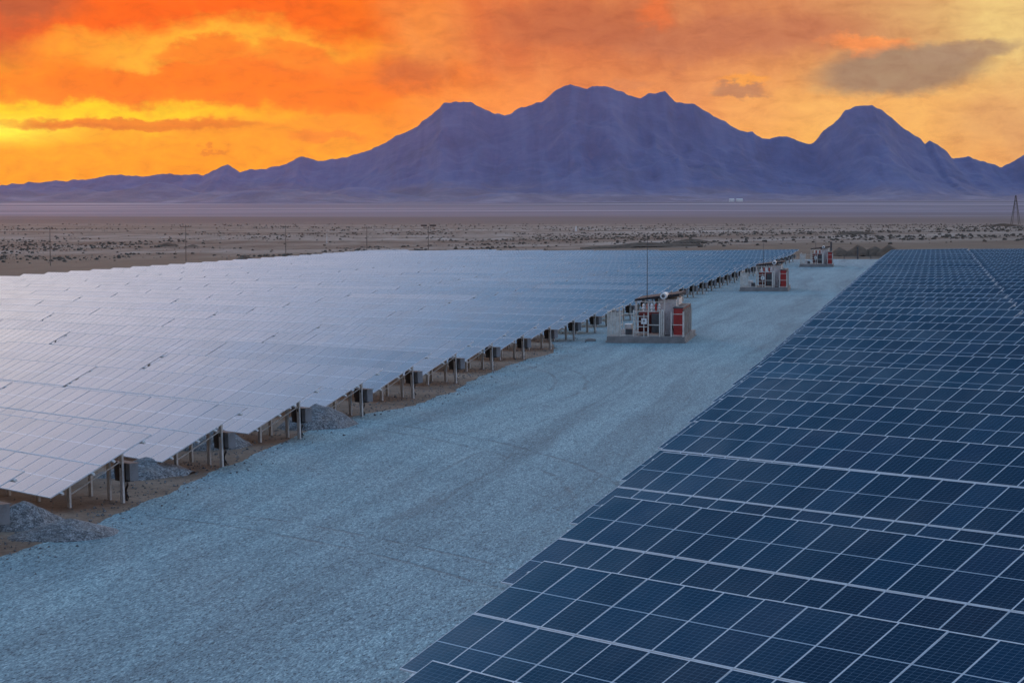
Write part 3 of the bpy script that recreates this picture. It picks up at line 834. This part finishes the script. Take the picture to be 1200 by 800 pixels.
# ------------------------------------------------------------------ haze
def haze():
    mb = MB(); mb.box(-13500, 13500, -3100, 14600, -320, 640)
    m = bpy.data.materials.new('haze_air'); m.use_nodes = True; nt = m.node_tree
    for n in list(nt.nodes): nt.nodes.remove(n)
    out = nt.nodes.new('ShaderNodeOutputMaterial'); v = nt.nodes.new('ShaderNodeVolumePrincipled')
    v.inputs['Color'].default_value = (.86, .66, .66, 1); v.inputs['Density'].default_value = HAZE_D; v.inputs['Anisotropy'].default_value = .75
    nt.links.new(v.outputs[0], out.inputs['Volume'])
    o = mb.build('haze', m); tag(o, kind='stuff'); o['label'] = 'thin violet evening haze over the whole plain'; o['category'] = 'haze'
    return o
HAZE_D = .065 / 9000
haze()

# ------------------------------------------------------------------ sky
w = bpy.data.worlds.new('World'); sc.world = w; w.use_nodes = True
nt = NT(w.node_tree); bg = w.node_tree.nodes['Background']
tc = nt.node('ShaderNodeTexCoord').outputs['Generated']
dn = nt.vm('NORMALIZE', tc)
dx, dy_, dz = nt.sep(dn)
# azimuth and height above the horizon, both as angles scaled so that one unit is 1/2551 rad
az = nt.m('ARCTAN2', dx, dy_)
U = nt.m('ADD', nt.m('MULTIPLY', nt.m('ADD', az, YAW), F_PX), 600.)
V = nt.m('MULTIPLY', nt.m('ARCSINE', dz), F_PX)
sky = nt.node('ShaderNodeTexSky', sky_type='NISHITA'); sky.sun_disc = False
SUN_AZ, SUN_EL = R(-24.3), R(3.0)
sky.sun_elevation = SUN_EL; sky.sun_rotation = SUN_AZ   # rotation is clockwise from +Y
sky.dust_density = 2.0; sky.ozone_density = 3.0
nish = nt.vm('SCALE', sky.outputs[0], .06)

uv0 = nt.xyz(nt.m('MULTIPLY', U, 1 / 100), nt.m('MULTIPLY', V, 1 / 100), 0.)
nA = nt.noise(uv0, 1.1, 6, .6, 0, 1)
nB = nt.noise(nt.xyz(nt.m('MULTIPLY', U, 1 / 60), nt.m('MULTIPLY', V, 1 / 22), 4.), 1., 6, .62, 0, 1)
offA = nt.vm('SCALE', nt.vm('SUBTRACT', nA, (.5, .5, .5)), 75.)
offB = nt.vm('SCALE', nt.vm('SUBTRACT', nB, (.5, .5, .5)), 30.)
nC = nt.noise(nt.xyz(nt.m('MULTIPLY', U, 1 / 16), nt.m('MULTIPLY', V, 1 / 10), 6.), 1., 4, .6, 0, 1)
P = nt.vm('ADD', nt.vm('ADD', nt.vm('ADD', nt.xyz(U, V, 0.), offA), offB), nt.vm('SCALE', nt.vm('SUBTRACT', nC, (.5, .5, .5)), 13.))
Pu, Pv, _ = nt.sep(P)
P2 = nt.vm('ADD', nt.vm('ADD', nt.xyz(U, V, 0.), nt.vm('SCALE', offA, .25)), nt.vm('ADD', nt.vm('SCALE', offB, .35), nt.vm('SCALE', nt.vm('SUBTRACT', nC, (.5, .5, .5)), 12.)))
Psoft = nt.vm('ADD', nt.xyz(U, V, 0.), offA)

def ell(cx, py, rx, ry, soft=.5, src=None, rot=0., warp=1.):
    """soft oval cloud patch around azimuth unit cx and height 250-py"""
    v = nt.vm('SUBTRACT', P if src is None else src, (cx, 250 - py, 0))
    if rot:
        n_ = nt.node('ShaderNodeVectorRotate', rotation_type='Z_AXIS'); nt._in(n_.inputs['Vector'], v); n_.inputs['Angle'].default_value = R(rot); v = n_.outputs[0]
    v = nt.vm('MULTIPLY', v, (1 / rx, 1 / ry, 0))
    return nt.ss(nt.vm('LENGTH', v), 1 - soft, 1 + soft, 1, 0)

base = nt.ramp(nt.ss(U, 0, 1200), [(0, (0, 0, 0)), (1, (1, 1, 1))])
def hramp(stops): # colours along azimuth at a given height
    return nt.ramp(nt.m('DIVIDE', nt.m('ADD', nt.sep(Psoft)[0], 200.), 1600., clamp=True), [((x + 200) / 1600, lin(*c)) for x, c in stops])
low = hramp([(0, (255, 158, 0)), (250, (255, 152, 0)), (430, (255, 160, 30)), (620, (255, 150, 62)), (880, (255, 178, 80)), (1000, (253, 184, 88)), (1150, (246, 172, 92)), (1250, (225, 158, 100))])
mid_ = hramp([(0, (255, 196, 12)), (250, (255, 160, 10)), (450, (255, 140, 20)), (620, (250, 145, 70)), (800, (240, 150, 85)), (960, (250, 180, 95)), (1150, (245, 180, 100)), (1300, (235, 175, 110))])
top = hramp([(-60, (170, 80, 55)), (90, (250, 98, 0)), (250, (255, 98, 0)), (430, (245, 106, 4)), (560, (222, 110, 55)), (760, (205, 115, 72)), (930, (210, 132, 85)), (1060, (220, 165, 105)), (1160, (238, 200, 125)), (1300, (225, 185, 125))])
Pyv = nt.sep(Psoft)[1]
c = nt.mix(nt.ss(Pyv, 55, 120), low, mid_)
c = nt.mix(nt.ss(Pyv, 120, 195), c, top)
L = lin
# warm bands and cloud layers, back to front
c = nt.mix(nt.m('MULTIPLY', ell(255, 62, 175, 26, .6), .9), c, L(255, 178, 45))
c = nt.mix(nt.m('MULTIPLY', ell(120, 55, 60, 18, .6), .5), c, L(255, 165, 40))
c = nt.mix(nt.m('MULTIPLY', ell(500, 55, 45, 60, .7), .55), c, L(255, 160, 70))
c = nt.mix(nt.m('MULTIPLY', ell(250, 106, 250, 27, .22), .88), c, L(255, 116, 0))
c = nt.mix(nt.m('MULTIPLY', ell(400, 88, 150, 26, .35), .75), c, L(252, 118, 25))
c = nt.mix(nt.m('MULTIPLY', ell(245, 66, 55, 14, .3), .8), c, L(250, 116, 15))
c = nt.mix(nt.m('MULTIPLY', ell(350, 62, 40, 10, .35), .7), c, L(250, 118, 20))
c = nt.mix(nt.m('MULTIPLY', ell(80, 95, 60, 30, .5), .6), c, L(255, 128, 10))
band = nt.m('MULTIPLY', nt.ss(nt.m('ADD', V, nt.m('MULTIPLY', nt.sep(nC)[0], 8.)), 116, 124), nt.ss(Pv, 150, 166, 1, 0))
band = nt.m('MULTIPLY', band, nt.m('MULTIPLY', nt.ss(Pu, 60, 130), nt.ss(Pu, 380, 520, 1, 0)))
c = nt.mix(nt.m('MULTIPLY', band, .75), c, L(255, 120, 0))
c = nt.mix(nt.m('MULTIPLY', ell(70, 139, 210, 13, .6), 1.), c, L(255, 208, 0))
c = nt.mix(ell(-6, 156, 80, 13, .9, nt.xyz(U, V, 0.)), c, L(255, 238, 60))
c = nt.mix(nt.m('MULTIPLY', ell(165, 149, 140, 6., .35, P2), .9), c, L(235, 118, 10))
c = nt.mix(nt.m('MULTIPLY', ell(90, 153, 70, 3.5, .4, P2), .6), c, L(225, 110, 15))
c = nt.mix(nt.m('MULTIPLY', ell(385, 163, 45, 7, .4), .8), c, L(245, 128, 30))
c = nt.mix(nt.m('MULTIPLY', ell(255, 176, 18, 3, .4), .8), c, L(235, 125, 25))
# rose grey veils with falling streaks in the middle
stv = nt.noise(nt.xyz(nt.m('MULTIPLY', nt.m('ADD', U, nt.m('MULTIPLY', V, .25)), 1 / 42), nt.m('MULTIPLY', V, 1 / 130), 2.), 1., 5, .55)
c = nt.mix(nt.m('MULTIPLY', nt.m('MULTIPLY', nt.ss(stv, .40, .80, 0, .6), nt.ss(U, 420, 520)), nt.m('MULTIPLY', nt.ss(V, 110, 170), nt.ss(U, 900, 1000, .5, 0))), c, L(255, 170, 95))
c = nt.mix(nt.m('MULTIPLY', ell(490, 82, 40, 24, .6), .75), c, L(200, 98, 50))
c = nt.mix(nt.m('MULTIPLY', ell(850, 45, 170, 26, .5), .7), c, L(192, 114, 80))
c = nt.mix(nt.m('MULTIPLY', ell(690, 30, 100, 30, .5), .65), c, L(188, 100, 64))
c = nt.mix(nt.m('MULTIPLY', ell(765, 18, 22, 16, .6), .5), c, L(255, 120, 50))
c = nt.mix(nt.m('MULTIPLY', ell(860, 100, 60, 14, .6), .5), c, L(235, 150, 90))
c = nt.mix(nt.m('MULTIPLY', ell(872, 112, 30, 8, .35), .85), c, L(190, 128, 92))
c = nt.mix(nt.m('MULTIPLY', ell(878, 101, 26, 5, .5), .6), c, L(255, 165, 60))
c = nt.mix(nt.m('MULTIPLY', ell(740, 103, 30, 6, .5), .6), c, L(215, 130, 85))
c = nt.mix(nt.m('MULTIPLY', ell(1010, 55, 50, 10, .5), .8), c, L(255, 150, 80))
c = nt.mix(nt.m('MULTIPLY', ell(1050, 86, 95, 27, .3, P2, rot=-5), .92), c, L(160, 130, 105))
c = nt.mix(nt.m('MULTIPLY', ell(1118, 66, 62, 11, .35, P2, rot=-6), .85), c, L(172, 140, 112))
c = nt.mix(nt.m('MULTIPLY', ell(1180, 150, 60, 40, .9), .5), c, L(215, 155, 105))
c = nt.mix(nt.m('MULTIPLY', ell(20, 8, 80, 22, .6), .8), c, L(178, 84, 50))
# fine cloud grain
gr = nt.noise(nt.xyz(nt.m('MULTIPLY', U, 1 / 40), nt.m('MULTIPLY', V, 1 / 18), 1.), 1., 7, .65, .4)
c = nt.mix(1., c, nt.ramp(gr, [(.3, (.86, .80, .80)), (.5, (1, 1, 1)), (.7, (1.08, 1.16, 1.15))]), 'MULTIPLY')
sunset = nt.vm('SCALE', c, 1.0)

# the rest of the dome: unseen pale and dark blue bands shaped for the panel reflections, dim lilac behind
el_ = nt.m('DIVIDE', nt.m('ARCSINE', dz), math.pi / 2, clamp=True)
dome_wob = nt.noise(dn, 3.2, 5, .6)
elw = nt.m('ADD', el_, nt.m('MULTIPLY', nt.m('SUBTRACT', dome_wob, .5), .05))
def R90(st): return [(e / 90, c_) for e, c_ in st]
front = nt.ramp(elw, R90([(5, (.72, .34, .10)), (10, (.85, .55, .30)), (15, (.88, .76, .68)), (18.5, (.87, .80, .84)), (22.5, (.70, .68, .84)), (27.5, (.33, .50, .78)), (31, (.07, .23, .44)), (34.5, (.006, .06, .14)), (46, (.003, .032, .085)), (60, (.10, .23, .38)), (90, (.16, .27, .42))]))
front = nt.vm('SCALE', front, 2.)
back = nt.ramp(el_, R90([(0, (.50, .46, .56)), (12, (.46, .50, .70)), (35, (.26, .38, .62)), (90, (.32, .54, .84))]))
broad = nt.vm('ADD', nt.mix(nt.ss(dy_, .35, -.35), front, back), nt.vm('SCALE', sky.outputs[0], .03))
up = nt.ss(V, 245, 520); side = nt.ss(nt.m('ABSOLUTE', nt.m('SUBTRACT', U, 500.)), 1000, 3400)
c = nt.mix(nt.m('MAXIMUM', up, side), sunset, broad)
# below the horizon the dome simply darkens
c = nt.mix(nt.ss(dz, -.01, -.08), c, (.12, .12, .14))
nt.l.new(c, bg.inputs[0]); bg.inputs[1].default_value = 1.0
w.cycles.sampling_method = 'MANUAL'; w.cycles.sample_map_resolution = 1024

sd = bpy.data.lights.new('sun', 'SUN'); sd.energy = .65; sd.angle = R(6); sd.color = (1, .40, .13)
so = bpy.data.objects.new('sun', sd); col.objects.link(so)
dirn = Vector((math.sin(SUN_AZ) * math.cos(SUN_EL), math.cos(SUN_AZ) * math.cos(SUN_EL), math.sin(SUN_EL)))
so.rotation_euler = dirn.to_track_quat('Z', 'Y').to_euler()

# ------------------------------------------------------------------ camera and view
cd = bpy.data.cameras.new('camera'); co = bpy.data.objects.new('camera', cd); col.objects.link(co)
cd.sensor_width = 36; cd.lens = 36 * FOC; cd.clip_start = .5; cd.clip_end = 60000
co.rotation_euler = (math.pi / 2 - PITCH, 0, YAW)
sc.camera = co
sc.view_settings.view_transform = 'Standard'; sc.view_settings.look = 'None'; sc.view_settings.exposure = 0; sc.view_settings.gamma = 1
sc.cycles.use_denoising = True
sc.cycles.volume_bounces = 0; sc.cycles.max_bounces = 6
